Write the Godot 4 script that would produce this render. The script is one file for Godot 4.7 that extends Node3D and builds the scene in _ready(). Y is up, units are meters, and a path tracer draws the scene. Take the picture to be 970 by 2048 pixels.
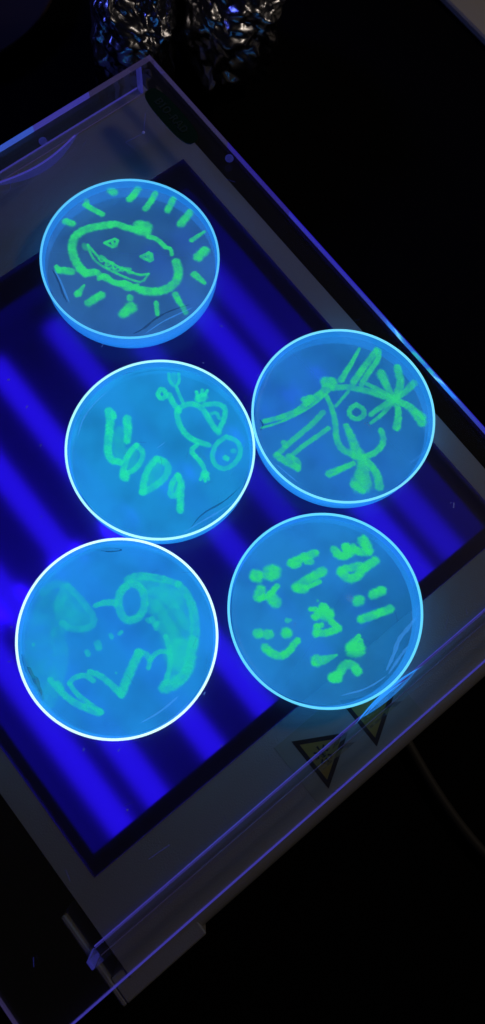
extends Node3D
# Five petri dishes of fluorescent bacteria on an ultraviolet light box in a dark room. Metres; the filter glass lies at y = Y0.

const Y0 := 0.08          # height of the filter glass above the bench
const DISH_RADIUS := 0.045
const DISH_HEIGHT := 0.013
const AGAR_TOP := 0.0072

var taken := {}
var noise := FastNoiseLite.new()
var rng := RandomNumberGenerator.new()
var mats := {}

# ---------------------------------------------------------------- helpers
func lin(r: float, g: float, b: float, a := 1.0) -> Color:
	var c := Color(r, g, b).linear_to_srgb()
	c.a = a
	return c

func mat(key: String, base: Color, rough := 0.5, metal := 0.0) -> StandardMaterial3D:
	var m := StandardMaterial3D.new()
	m.resource_name = key
	m.albedo_color = base
	m.roughness = rough
	m.metallic = metal
	mats[key] = m
	return m

func glow(m: StandardMaterial3D, r: float, g: float, b: float) -> StandardMaterial3D:
	var top := maxf(maxf(r, g), maxf(b, 0.0001))
	m.emission_enabled = true
	m.emission = lin(r / top, g / top, b / top)
	m.emission_energy_multiplier = top
	m.emission_operator = BaseMaterial3D.EMISSION_OP_MULTIPLY
	return m

func noise_texture(size: int, freq: float, octaves: int, lo: float, hi: float, at_seed: int) -> ImageTexture:
	var n := FastNoiseLite.new()
	n.seed = at_seed
	n.frequency = freq
	n.fractal_octaves = octaves
	var im := Image.create(size, size, false, Image.FORMAT_RGB8)
	for y in size:
		for x in size:
			# four-way blend so that it repeats without a seam
			var u := float(x) / size
			var v := float(y) / size
			var a := lerpf(lerpf(n.get_noise_2d(x, y), n.get_noise_2d(x - size, y), u), lerpf(n.get_noise_2d(x, y - size), n.get_noise_2d(x - size, y - size), u), v)
			var k := lerpf(lo, hi, clampf(a * 0.9 + 0.5, 0.0, 1.0))
			im.set_pixel(x, y, Color(k, k, k))
	return ImageTexture.create_from_image(im)

func numbered(called: String) -> String:
	if not taken.has(called):
		taken[called] = 0
		return called
	taken[called] += 1
	return "%s_%03d" % [called, taken[called]]

func thing(called: String, label: String, category: String, at: Vector3, group := "") -> Node3D:
	var o := Node3D.new()
	o.name = numbered(called)
	add_child(o)
	o.position = at
	o.set_meta("label", label)
	o.set_meta("category", category)
	if group:
		o.set_meta("group", group)
	return o

func part(parent: Node3D, called: String, mesh: Mesh, m: Material, at := Vector3.ZERO) -> MeshInstance3D:
	var o := MeshInstance3D.new()
	o.name = called
	o.mesh = mesh
	if m:
		o.material_override = m
	o.position = at
	parent.add_child(o, true)
	return o

func tri(st: SurfaceTool, a: Vector3, b: Vector3, c: Vector3, out: Vector3) -> void:
	# front faces run clockwise
	if (b - a).cross(c - a).dot(out) > 0.0:
		st.add_vertex(a); st.add_vertex(c); st.add_vertex(b)
	else:
		st.add_vertex(a); st.add_vertex(b); st.add_vertex(c)

func quad(st: SurfaceTool, a: Vector3, b: Vector3, c: Vector3, d: Vector3, out: Vector3) -> void:
	tri(st, a, b, c, out)
	tri(st, a, c, d, out)

func begin() -> SurfaceTool:
	var st := SurfaceTool.new()
	st.begin(Mesh.PRIMITIVE_TRIANGLES)
	st.set_smooth_group(-1)
	return st

func finish(st: SurfaceTool) -> ArrayMesh:
	st.generate_normals()
	return st.commit()

# a box from lo to hi with chamfered edges
func add_block(st: SurfaceTool, lo: Vector3, hi: Vector3, bevel: float) -> void:
	var c := (lo + hi) / 2.0
	var h := (hi - lo) / 2.0
	var e := minf(bevel, minf(h.x, minf(h.y, h.z)) * 0.9)
	var corner := func(s: Vector3, axis: int) -> Vector3:
		var v := Vector3(h.x - e, h.y - e, h.z - e)
		v[axis] = h[axis]
		return c + v * s
	for axis in 3:
		var u := (axis + 1) % 3
		var w := (axis + 2) % 3
		for sgn in [-1.0, 1.0]:
			var q: Array[Vector3] = []
			for k in [[-1.0, -1.0], [1.0, -1.0], [1.0, 1.0], [-1.0, 1.0]]:
				var s := Vector3.ZERO
				s[axis] = sgn; s[u] = k[0]; s[w] = k[1]
				q.append(corner.call(s, axis))
			var out := Vector3.ZERO
			out[axis] = sgn
			quad(st, q[0], q[1], q[2], q[3], out)
		for s1 in [-1.0, 1.0]:
			for s2 in [-1.0, 1.0]:
				var a := Vector3.ZERO
				var b := Vector3.ZERO
				a[axis] = -1.0; a[u] = s1; a[w] = s2
				b[axis] = 1.0; b[u] = s1; b[w] = s2
				var out2 := a + b
				quad(st, corner.call(a, u), corner.call(b, u), corner.call(b, w), corner.call(a, w), out2)
	for sx in [-1.0, 1.0]:
		for sy in [-1.0, 1.0]:
			for sz in [-1.0, 1.0]:
				var s := Vector3(sx, sy, sz)
				tri(st, corner.call(s, 0), corner.call(s, 1), corner.call(s, 2), s)

func block(lo: Vector3, hi: Vector3, bevel := 0.001) -> ArrayMesh:
	var st := begin()
	add_block(st, lo, hi, bevel)
	return finish(st)

# a plain closed box for clear sheets
func sheet(lo: Vector3, hi: Vector3) -> ArrayMesh:
	var st := begin()
	for axis in 3:
		for sgn in [0, 1]:
			var u := (axis + 1) % 3
			var w := (axis + 2) % 3
			var q: Array[Vector3] = []
			for k in [[0, 0], [1, 0], [1, 1], [0, 1]]:
				var v := Vector3.ZERO
				v[axis] = (hi if sgn else lo)[axis]
				v[u] = (hi if k[0] else lo)[u]
				v[w] = (hi if k[1] else lo)[w]
				q.append(v)
			var out := Vector3.ZERO
			out[axis] = 1.0 if sgn else -1.0
			quad(st, q[0], q[1], q[2], q[3], out)
	return finish(st)

# profile of (radius, height) pairs turned about y; out(i) tells which side is outside
func lathe(profile: Array, inside_first := false, closed := false, sides := 96, fade := Vector2.ZERO) -> ArrayMesh:
	var st := SurfaceTool.new()
	st.begin(Mesh.PRIMITIVE_TRIANGLES)
	var n := profile.size()
	for i in (n if closed else n - 1):
		var a: Vector2 = profile[i]
		var b: Vector2 = profile[(i + 1) % n]
		var side := Vector2(b.y - a.y, a.x - b.x) * (-1.0 if inside_first else 1.0)
		for k in sides:
			var t0 := TAU * k / sides
			var t1 := TAU * (k + 1) / sides
			var p := [Vector3(a.x * cos(t0), a.y, a.x * sin(t0)), Vector3(b.x * cos(t0), b.y, b.x * sin(t0)), Vector3(b.x * cos(t1), b.y, b.x * sin(t1)), Vector3(a.x * cos(t1), a.y, a.x * sin(t1))]
			var tm := (t0 + t1) / 2.0
			var out := Vector3(side.x * cos(tm), side.y, side.x * sin(tm))
			var set := [p[0], p[1], p[2], p[0], p[2], p[3]]
			for f in 2:
				var x: Vector3 = set[f * 3]; var y: Vector3 = set[f * 3 + 1]; var z: Vector3 = set[f * 3 + 2]
				if (y - x).cross(z - x).length_squared() < 1e-20:
					continue
				if (y - x).cross(z - x).dot(out) > 0.0:
					var w := y
					y = z
					z = w
				for v: Vector3 in [x, y, z]:
					if fade != Vector2.ZERO:   # opacity falls towards one side, painting the weaker glow there
						st.set_color(Color(1, 1, 1, 1.0 - fade.length() * smoothstep(-0.25, 1.0, Vector2(v.x, v.z).dot(fade.normalized()) / DISH_RADIUS)))
					st.set_uv(Vector2(v.x, v.z) / 0.1 + Vector2(0.5, 0.5))
					st.add_vertex(v)
	st.generate_normals()
	return st.commit()

# a tube along points
func tube(points: Array, radius: float, sides := 12) -> ArrayMesh:
	var st := SurfaceTool.new()
	st.begin(Mesh.PRIMITIVE_TRIANGLES)
	var rings := []
	for i in points.size():
		var here: Vector3 = points[i]
		var d: Vector3 = (points[mini(i + 1, points.size() - 1)] - points[maxi(i - 1, 0)]).normalized()
		var side := d.cross(Vector3.UP if absf(d.y) < 0.9 else Vector3.RIGHT).normalized()
		var up := side.cross(d)
		var ring := []
		for k in sides:
			ring.append(here + (side * cos(TAU * k / sides) + up * sin(TAU * k / sides)) * radius)
		rings.append(ring)
	for i in points.size() - 1:
		for k in sides:
			var mid: Vector3 = (points[i] + points[i + 1]) / 2.0
			var a: Vector3 = rings[i][k]
			var b: Vector3 = rings[i][(k + 1) % sides]
			var c: Vector3 = rings[i + 1][(k + 1) % sides]
			var d2: Vector3 = rings[i + 1][k]
			quad(st, a, b, c, d2, (a + b + c + d2) / 4.0 - mid)
	for e in [0, points.size() - 1]:
		var along: Vector3 = points[e] - points[1 if e == 0 else e - 1]
		for k in sides:
			tri(st, points[e], rings[e][k], rings[e][(k + 1) % sides], along)
	st.generate_normals()
	return st.commit()

# a smear of bacteria: a low mound about a polyline (millimetres), thinning out to nothing at its border
func smear(s: Array, seed_at: int) -> ArrayMesh:
	var w0: float = s[0] * 0.505
	var w1: float = s[1] * 0.505
	var strength: float = s[2]
	var pts: Array[Vector2] = []
	for i in range(3, s.size(), 2):
		pts.append(Vector2(s[i], s[i + 1]))
	# round off the corners of the polyline once
	if pts.size() > 2:
		var soft: Array[Vector2] = [pts[0]]
		for i in pts.size() - 1:
			soft.append(pts[i].lerp(pts[i + 1], 0.25))
			soft.append(pts[i].lerp(pts[i + 1], 0.75))
		soft.append(pts[-1])
		pts = soft
	var lengths := [0.0]
	for i in pts.size() - 1:
		lengths.append(lengths[-1] + pts[i].distance_to(pts[i + 1]))
	var whole: float = maxf(lengths[-1], 0.001)
	var wide := maxf(w0, w1) * 1.35 + 0.3
	var lo := pts[0]
	var hi := pts[0]
	for q in pts:
		lo = lo.min(q)
		hi = hi.max(q)
	lo -= Vector2(wide, wide)
	hi += Vector2(wide, wide)
	var cell := clampf(minf(w0, w1) / 4.0, 0.28, 0.7)
	var nx := int(ceil((hi.x - lo.x) / cell)) + 1
	var nz := int(ceil((hi.y - lo.y) / cell)) + 1
	var near := PackedFloat32Array()
	near.resize(nx * nz)
	for iz in nz:
		for ix in nx:
			var q := lo + Vector2(ix, iz) * cell
			var best := 9.0
			for i in pts.size() - 1:
				var a := pts[i]
				var d := pts[i + 1] - a
				var t := clampf((q - a).dot(d) / maxf(d.length_squared(), 1e-6), 0.0, 1.0)
				var w := lerpf(w0, w1, (lengths[i] + t * d.length()) / whole)
				best = minf(best, q.distance_to(a + d * t) / w)
			var rag := noise.get_noise_2d(q.x * 9.0 + seed_at * 31.0, q.y * 9.0) * 0.22 + noise.get_noise_2d(q.x * 26.0 + seed_at * 17.0, q.y * 26.0) * 0.06
			near[iz * nx + ix] = best + rag
	var st := SurfaceTool.new()
	st.begin(Mesh.PRIMITIVE_TRIANGLES)
	var high := clampf(minf(w0, w1) * 0.25, 0.25, 0.6) * 0.001
	var lift := 0.00012 + (seed_at % 40) * 0.000012
	var at := func(ix: int, iz: int) -> void:
		var k: float = near[iz * nx + ix]
		var q := (lo + Vector2(ix, iz) * cell) * 0.001
		var grain := 0.80 + 0.45 * noise.get_noise_2d(q.x * 2600.0 + seed_at * 7.0, q.y * 2600.0) + 0.14 * noise.get_noise_2d(q.x * 14000.0, q.y * 14000.0 + seed_at * 11.0)
		st.set_color(Color(1, 1, 1, clampf(strength * grain * smoothstep(1.27, 0.66, k), 0.0, 1.0)))
		st.add_vertex(Vector3(q.x, lift + high * sqrt(maxf(0.0, 1.0 - k * k)), q.y))
	for iz in nz - 1:
		for ix in nx - 1:
			var k00 := near[iz * nx + ix]
			var k10 := near[iz * nx + ix + 1]
			var k01 := near[(iz + 1) * nx + ix]
			var k11 := near[(iz + 1) * nx + ix + 1]
			if minf(minf(k00, k10), minf(k01, k11)) > 1.27:
				continue
			at.call(ix, iz); at.call(ix + 1, iz); at.call(ix + 1, iz + 1)
			at.call(ix, iz); at.call(ix + 1, iz + 1); at.call(ix, iz + 1)
	st.index()
	st.generate_normals()
	return st.commit()

# ---------------------------------------------------------------- scene
func _ready() -> void:
	rng.seed = 7
	noise.seed = 3
	noise.frequency = 0.05
	noise.fractal_octaves = 3

	# camera: a phone held over the light box
	var cam := Camera3D.new()
	cam.name = "camera"
	add_child(cam)
	cam.transform = Transform3D(Basis(Vector3(0.777657, 0.056453, 0.626149), Vector3(0.597517, 0.243352, -0.764038), Vector3(-0.195507, 0.968294, 0.155513)), Vector3(0, Y0 + 0.38005, 0))
	cam.fov = 64.5938
	var optics := CameraAttributesPhysical.new()
	optics.frustum_focal_length = 12.0 / tan(deg_to_rad(64.5938 / 2.0))
	optics.frustum_focus_distance = 0.385
	optics.exposure_aperture = 7.0
	optics.frustum_near = 0.01
	optics.frustum_far = 20.0
	cam.attributes = optics
	cam.near = 0.01
	cam.far = 20.0

	# a dark room
	var around := WorldEnvironment.new()
	around.name = "surroundings"
	var e := Environment.new()
	e.background_mode = Environment.BG_COLOR
	e.background_color = lin(0.0018, 0.0018, 0.0034)
	e.tonemap_mode = Environment.TONE_MAPPER_LINEAR
	e.tonemap_exposure = 1.0
	e.sdfgi_enabled = true
	e.ssao_enabled = true
	e.ssil_enabled = true
	around.environment = e
	add_child(around)

	# the only room light: a small warm lamp far to the right of the bench
	var lamp := OmniLight3D.new()
	lamp.name = "warm_room_lamp"
	lamp.position = Vector3(0.88, Y0 + 0.75, 0.12)
	lamp.light_color = Color(1.0, 0.93, 0.84)
	lamp.light_energy = 0.060
	lamp.light_size = 0.09
	lamp.omni_range = 6.0
	lamp.omni_attenuation = 2.0
	lamp.shadow_enabled = true
	add_child(lamp)

	# unseen blue spot, added and aimed to brighten the foil
	var blue := SpotLight3D.new()
	blue.name = "added_blue_spot"
	blue.light_color = Color(0.36, 0.42, 1.0)
	blue.light_energy = 0.42
	blue.light_size = 0.18
	blue.spot_range = 4.0
	blue.spot_attenuation = 2.0
	blue.spot_angle = 7.0
	blue.spot_angle_attenuation = 0.6
	blue.shadow_enabled = true
	add_child(blue)
	blue.look_at_from_position(Vector3(0.02, Y0 + 0.26, -0.82), Vector3(0.205, 0.055, -0.365))

	materials()
	bench()
	light_box()
	cover()
	dishes()
	foil()
	clutter()

func materials() -> void:
	var m := mat("bench_laminate", lin(0.006, 0.0055, 0.006), 0.9)
	m.metallic_specular = 0.15
	m = mat("painted_steel", lin(0.46, 0.45, 0.42), 0.5)
	m.normal_enabled = true
	m.normal_texture = bump_texture()
	m.normal_scale = 0.25
	m.uv1_triplanar = true
	m.uv1_scale = Vector3(30, 30, 30)
	mat("dark_frame", lin(0.01, 0.01, 0.014), 0.6)
	mat("reflector", lin(0.10, 0.10, 0.16), 0.6)
	m = mat("filter_glass", lin(0.30, 0.12, 0.90, 0.0), 0.34)
	m.refraction_enabled = true
	m.refraction_scale = 0.05
	for k in 5:
		m = mat("tube_glass_%d" % k, lin(0.02, 0.01, 0.05), 0.3)
		var power: float = [0.70, 0.58, 0.50, 0.38, 0.32][k]
		glow(m, 0.085 * power, 0.05 * power, 1.5 * power)
	mat("tube_cap", lin(0.35, 0.35, 0.36), 0.35, 0.8)
	m = mat("clear_acrylic", Color(1, 1, 1, 0.02), 0.03)
	m.transparency = BaseMaterial3D.TRANSPARENCY_ALPHA
	m.metallic_specular = 0.5
	m = mat("acrylic_edge", lin(0.14, 0.14, 0.2), 0.12, 1.0)  # light piped to the acrylic edges, put in as emission in steps
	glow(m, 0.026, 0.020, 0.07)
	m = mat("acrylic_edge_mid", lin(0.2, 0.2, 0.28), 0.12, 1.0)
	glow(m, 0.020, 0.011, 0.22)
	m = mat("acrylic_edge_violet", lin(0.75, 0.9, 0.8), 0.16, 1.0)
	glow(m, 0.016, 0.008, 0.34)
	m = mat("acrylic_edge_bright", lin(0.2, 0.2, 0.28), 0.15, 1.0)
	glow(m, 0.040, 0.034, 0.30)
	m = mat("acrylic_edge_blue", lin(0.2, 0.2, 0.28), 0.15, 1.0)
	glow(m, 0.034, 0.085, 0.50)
	m = mat("reflection_glow", lin(0.3, 0.4, 0.5), 0.3)  # emissive colour standing for the dish reflection
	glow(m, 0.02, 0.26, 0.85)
	m = mat("acrylic_corner", lin(0.1, 0.1, 0.2), 0.3)  # piped light at the strip ends, painted as emission
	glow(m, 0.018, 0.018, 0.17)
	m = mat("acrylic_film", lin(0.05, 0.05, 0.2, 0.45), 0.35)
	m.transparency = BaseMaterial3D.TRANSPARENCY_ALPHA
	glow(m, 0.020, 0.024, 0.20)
	mat("badge_green", lin(0.008, 0.05, 0.016), 0.4)
	mat("badge_letters", lin(0.045, 0.085, 0.05), 0.4)
	mat("sticker_paper", lin(0.40, 0.41, 0.33), 0.5)
	mat("sticker_yellow", lin(0.40, 0.28, 0.05), 0.5)
	mat("sticker_black", lin(0.012, 0.012, 0.012), 0.5)
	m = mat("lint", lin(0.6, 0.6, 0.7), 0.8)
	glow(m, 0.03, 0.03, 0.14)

func bump_texture() -> ImageTexture:
	var im := Image.create(256, 256, false, Image.FORMAT_RGB8)
	var n := FastNoiseLite.new()
	n.seed = 11
	n.frequency = 0.12
	for y in 256:
		for x in 256:
			var k := clampf(n.get_noise_2d(x, y) * 0.5 + 0.5, 0, 1)
			im.set_pixel(x, y, Color(k, k, k))
	im.bump_map_to_normal_map(3.0)
	return ImageTexture.create_from_image(im)

func bench() -> void:
	var o := part(self, "bench_top", block(Vector3(-1.2, -0.04, -1.6), Vector3(1.6, 0.0, 1.2), 0.003), mats.bench_laminate)
	o.set_meta("label", "black laminate bench top under the light box")
	o.set_meta("kind", "structure")

func light_box() -> void:
	var at := Vector3(0.05, 0.0, -0.107)
	var box := thing("light_box", "grey ultraviolet light box with glowing violet filter window", "light box", at)
	var x0 := -0.087; var x1 := 0.1865; var z0 := -0.286; var z1 := 0.072
	var fx0 := -0.0758; var fx1 := 0.1753; var fz0 := -0.2347; var fz1 := 0.0263
	var off := -at
	var top := Y0 - 0.0004
	# the top plate: four strips round the filter window, mitred into one frame by butting
	var st := begin()
	add_block(st, Vector3(x0, top - 0.004, fz0), Vector3(fx0, top, fz1), 0.00002)
	add_block(st, Vector3(fx1, top - 0.004, fz0), Vector3(x1, top, fz1), 0.00002)
	add_block(st, Vector3(x0, top - 0.004, z0), Vector3(x1, top, fz0), 0.00002)
	add_block(st, Vector3(x0, top - 0.004, fz1), Vector3(x1, top, z1 - 0.006), 0.00002)
	part(box, "top_plate", finish(st), mats.painted_steel, off)
	# rounded front edge
	var arc := []
	for k in 9:
		var a := PI / 2 * k / 8.0
		arc.append(Vector3(0, top - 0.006 + 0.006 * cos(a), z1 - 0.006 + 0.006 * sin(a)))
	st = SurfaceTool.new()
	st.begin(Mesh.PRIMITIVE_TRIANGLES)
	var mids := Vector3(0, top - 0.006, z1 - 0.006)
	arc.append(Vector3(0, 0.006, z1))
	for k in arc.size() - 1:
		quad(st, arc[k] + Vector3(x0, 0, 0), arc[k] + Vector3(x1, 0, 0), arc[k + 1] + Vector3(x1, 0, 0), arc[k + 1] + Vector3(x0, 0, 0), (arc[k] + arc[k + 1]) / 2.0 - mids if k < 8 else Vector3(0, 0, 1))
	st.generate_normals()
	part(box, "front_panel", st.commit(), mats.painted_steel, off)
	# side walls, back and floor of the housing
	st = begin()
	add_block(st, Vector3(x0, 0.006, z0 + 0.002), Vector3(x0 + 0.0015, top - 0.0041, z1 - 0.006), 0.0003)
	add_block(st, Vector3(x1 - 0.0015, 0.006, z0 + 0.002), Vector3(x1, top - 0.0041, z1 - 0.006), 0.0003)
	add_block(st, Vector3(x0, 0.006, z0), Vector3(x1, top - 0.0043, z0 + 0.0015), 0.0003)
	add_block(st, Vector3(x0, 0.004, z0), Vector3(x1, 0.006, z1 - 0.001), 0.0003)
	part(box, "housing", finish(st), mats.painted_steel, off)
	for sx in [x0 + 0.02, x1 - 0.02]:
		for sz in [z0 + 0.02, z1 - 0.02]:
			part(box, "rubber_foot", lathe([Vector2(0, 0.0), Vector2(0.009, 0.0), Vector2(0.010, 0.001), Vector2(0.010, 0.0045), Vector2(0, 0.0045)], false, false, 24), mats.dark_frame, off + Vector3(sx, 0, sz))
	# the inner frame under the glass and the lamp tray
	var cx0 := -0.071; var cx1 := 0.168; var cz0 := -0.222; var cz1 := 0.0185
	st = begin()
	var fy := Y0 - 0.0065
	add_block(st, Vector3(fx0 - 0.004, fy - 0.002, fz0 - 0.004), Vector3(cx0, fy, fz1 + 0.004), 0.0002)
	add_block(st, Vector3(cx1, fy - 0.002, fz0 - 0.004), Vector3(fx1 + 0.004, fy, fz1 + 0.004), 0.0002)
	add_block(st, Vector3(cx0, fy - 0.002, fz0 - 0.004), Vector3(cx1, fy, cz0), 0.0002)
	add_block(st, Vector3(cx0, fy - 0.002, cz1), Vector3(cx1, fy, 0.036), 0.0002)
	part(box, "window_frame", finish(st), mats.dark_frame, off)
	st = begin()
	var by := Y0 - 0.052
	var tz := 0.034
	add_block(st, Vector3(cx0 - 0.002, by, cz0 - 0.002), Vector3(cx0, fy - 0.0021, tz + 0.002), 0.0002)
	add_block(st, Vector3(cx1, by, cz0 - 0.002), Vector3(cx1 + 0.002, fy - 0.0021, tz + 0.002), 0.0002)
	add_block(st, Vector3(cx0, by, cz0 - 0.002), Vector3(cx1, fy - 0.0021, cz0), 0.0002)
	add_block(st, Vector3(cx0, by, tz), Vector3(cx1, fy - 0.0021, tz + 0.002), 0.0002)
	add_block(st, Vector3(cx0 - 0.002, by - 0.002, cz0 - 0.002), Vector3(cx1 + 0.002, by, tz + 0.002), 0.0002)
	part(box, "lamp_tray", finish(st), mats.reflector, off)
	# ultraviolet tubes, side by side
	var rows := [[-0.0585, 0], [-0.0375, 0], [-0.003, 0], [0.029, 0], [0.067, 2], [0.099, 4], [0.1355, 1], [0.1565, 3]]
	for r in rows:
		var y := Y0 - 0.032
		var z_end := -0.213 + rng.randf_range(-0.003, 0.003)
		var m: Material = mats["tube_glass_%d" % r[1]]
		var body := part(box, "lamp_tube", tube([Vector3(r[0], y, z_end), Vector3(r[0], y, 0.032)], 0.0060, 20), m, off)
		part(body, "metal_cap", tube([Vector3(r[0], y, cz0 + 0.0005), Vector3(r[0], y, z_end - 0.0002)], 0.007, 20), mats.tube_cap)
		var l := OmniLight3D.new()
		l.name = "tube_light"
		l.light_color = Color(0.25, 0.1, 1.0)
		l.light_energy = 0.0004
		l.light_size = 0.01
		l.omni_range = 2.0
		l.omni_attenuation = 2.0
		l.shadow_enabled = true
		box.add_child(l, true)
		l.position = off + Vector3(r[0], y, -0.1)
	part(box, "filter_glass", sheet(Vector3(fx0 + 0.0004, Y0 - 0.006, fz0 + 0.0004), Vector3(fx1 - 0.0004, Y0, fz1 - 0.0004)), mats.filter_glass, off)
	# corner bracket that wraps the front left corner with a gap behind it
	st = begin()
	add_block(st, Vector3(-0.0965, Y0 - 0.03, 0.030), Vector3(-0.0942, Y0 - 0.001, 0.0745), 0.0006)
	add_block(st, Vector3(-0.0942, Y0 - 0.03, 0.0665), Vector3(-0.052, Y0 - 0.0007, 0.0745), 0.0006)
	add_block(st, Vector3(-0.0942, Y0 - 0.03, 0.0625), Vector3(-0.0872, Y0 - 0.0012, 0.0664), 0.0006)
	part(box, "corner_bracket", finish(st), mats.painted_steel, off)
	# warning sticker on the front of the top plate
	var sticker := part(box, "warning_sticker", block(Vector3(0.019, top, 0.0335), Vector3(0.083, top + 0.00015, 0.0665), 0.00005), mats.sticker_paper, off)
	for k in 2:
		var c := Vector3(0.0345 + 0.029 * k, 0, 0.0495)
		part(sticker, "triangle_border", triangle_ring(c, 0.0152, 0.0112, top + 0.00028), mats.sticker_black)
		part(sticker, "triangle_field", triangle_ring(c, 0.0112, 0.0, top + 0.00024), mats.sticker_yellow)
		st = begin()
		var y := top + 0.00034
		if k != 1:
			for spoke in 8:   # a sun with rays
				var a := TAU * spoke / 8.0
				var d := Vector3(cos(a), 0, sin(a))
				var s := Vector3(-d.z, 0, d.x) * 0.0004
				quad(st, c + d * 0.0022 - s + Vector3(0, y, 0), c + d * 0.0022 + s + Vector3(0, y, 0), c + d * 0.0042 + s + Vector3(0, y, 0), c + d * 0.0042 - s + Vector3(0, y, 0), Vector3.UP)
				var a2 := TAU * (spoke + 1) / 8.0
				tri(st, c + Vector3(0, y, 0), c + d * 0.0017 + Vector3(0, y, 0), c + Vector3(cos(a2) * 0.0017, y, sin(a2) * 0.0017), Vector3.UP)
		else:             # a bar over a dot
			quad(st, c + Vector3(-0.0015, y, -0.0009), c + Vector3(0.005, y, -0.0013), c + Vector3(0.005, y, 0.0013), c + Vector3(-0.0015, y, 0.0009), Vector3.UP)
			quad(st, c + Vector3(-0.0045, y, -0.0011), c + Vector3(-0.0025, y, -0.0011), c + Vector3(-0.0025, y, 0.0011), c + Vector3(-0.0045, y, 0.0011), Vector3.UP)
		part(sticker, "pictogram", finish(st), mats.sticker_black)

# a flat triangle pointing along +x, with a hole of the inner radius
func triangle_ring(c: Vector3, outer: float, inner: float, y: float) -> ArrayMesh:
	var st := begin()
	for k in 3:
		var a := TAU * k / 3.0
		var b := TAU * (k + 1) / 3.0
		var p := Vector3(cos(a), 0, sin(a))
		var q := Vector3(cos(b), 0, sin(b))
		var up := Vector3(0, y, 0)
		if inner > 0.0:
			quad(st, c + p * outer + up, c + q * outer + up, c + q * inner + up, c + p * inner + up, Vector3.UP)
		else:
			tri(st, c + up, c + p * outer + up, c + q * outer + up, Vector3.UP)
	return finish(st)

# a tapering line that bows away from a point of contact
func bow_line(x: float, z: float, half: float, sag: float, thick: float) -> ArrayMesh:
	var st := begin()
	for k in 24:
		var row := []
		for i in [k, k + 1]:
			var t: float = -1.0 + 2.0 * i / 24.0
			var w := thick * (1.0 - t * t) + 0.00006
			var p := Vector3(x + half * t, Y0 + 0.0011, z + sag * t * t)
			row.append([p - Vector3(0, 0, w), p + Vector3(0, w, 0), p + Vector3(0, 0, w)])
		quad(st, row[0][0], row[1][0], row[1][1], row[0][1], Vector3(0, 1, -1))
		quad(st, row[0][1], row[1][1], row[1][2], row[0][2], Vector3(0, 1, 1))
	return finish(st)

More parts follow.
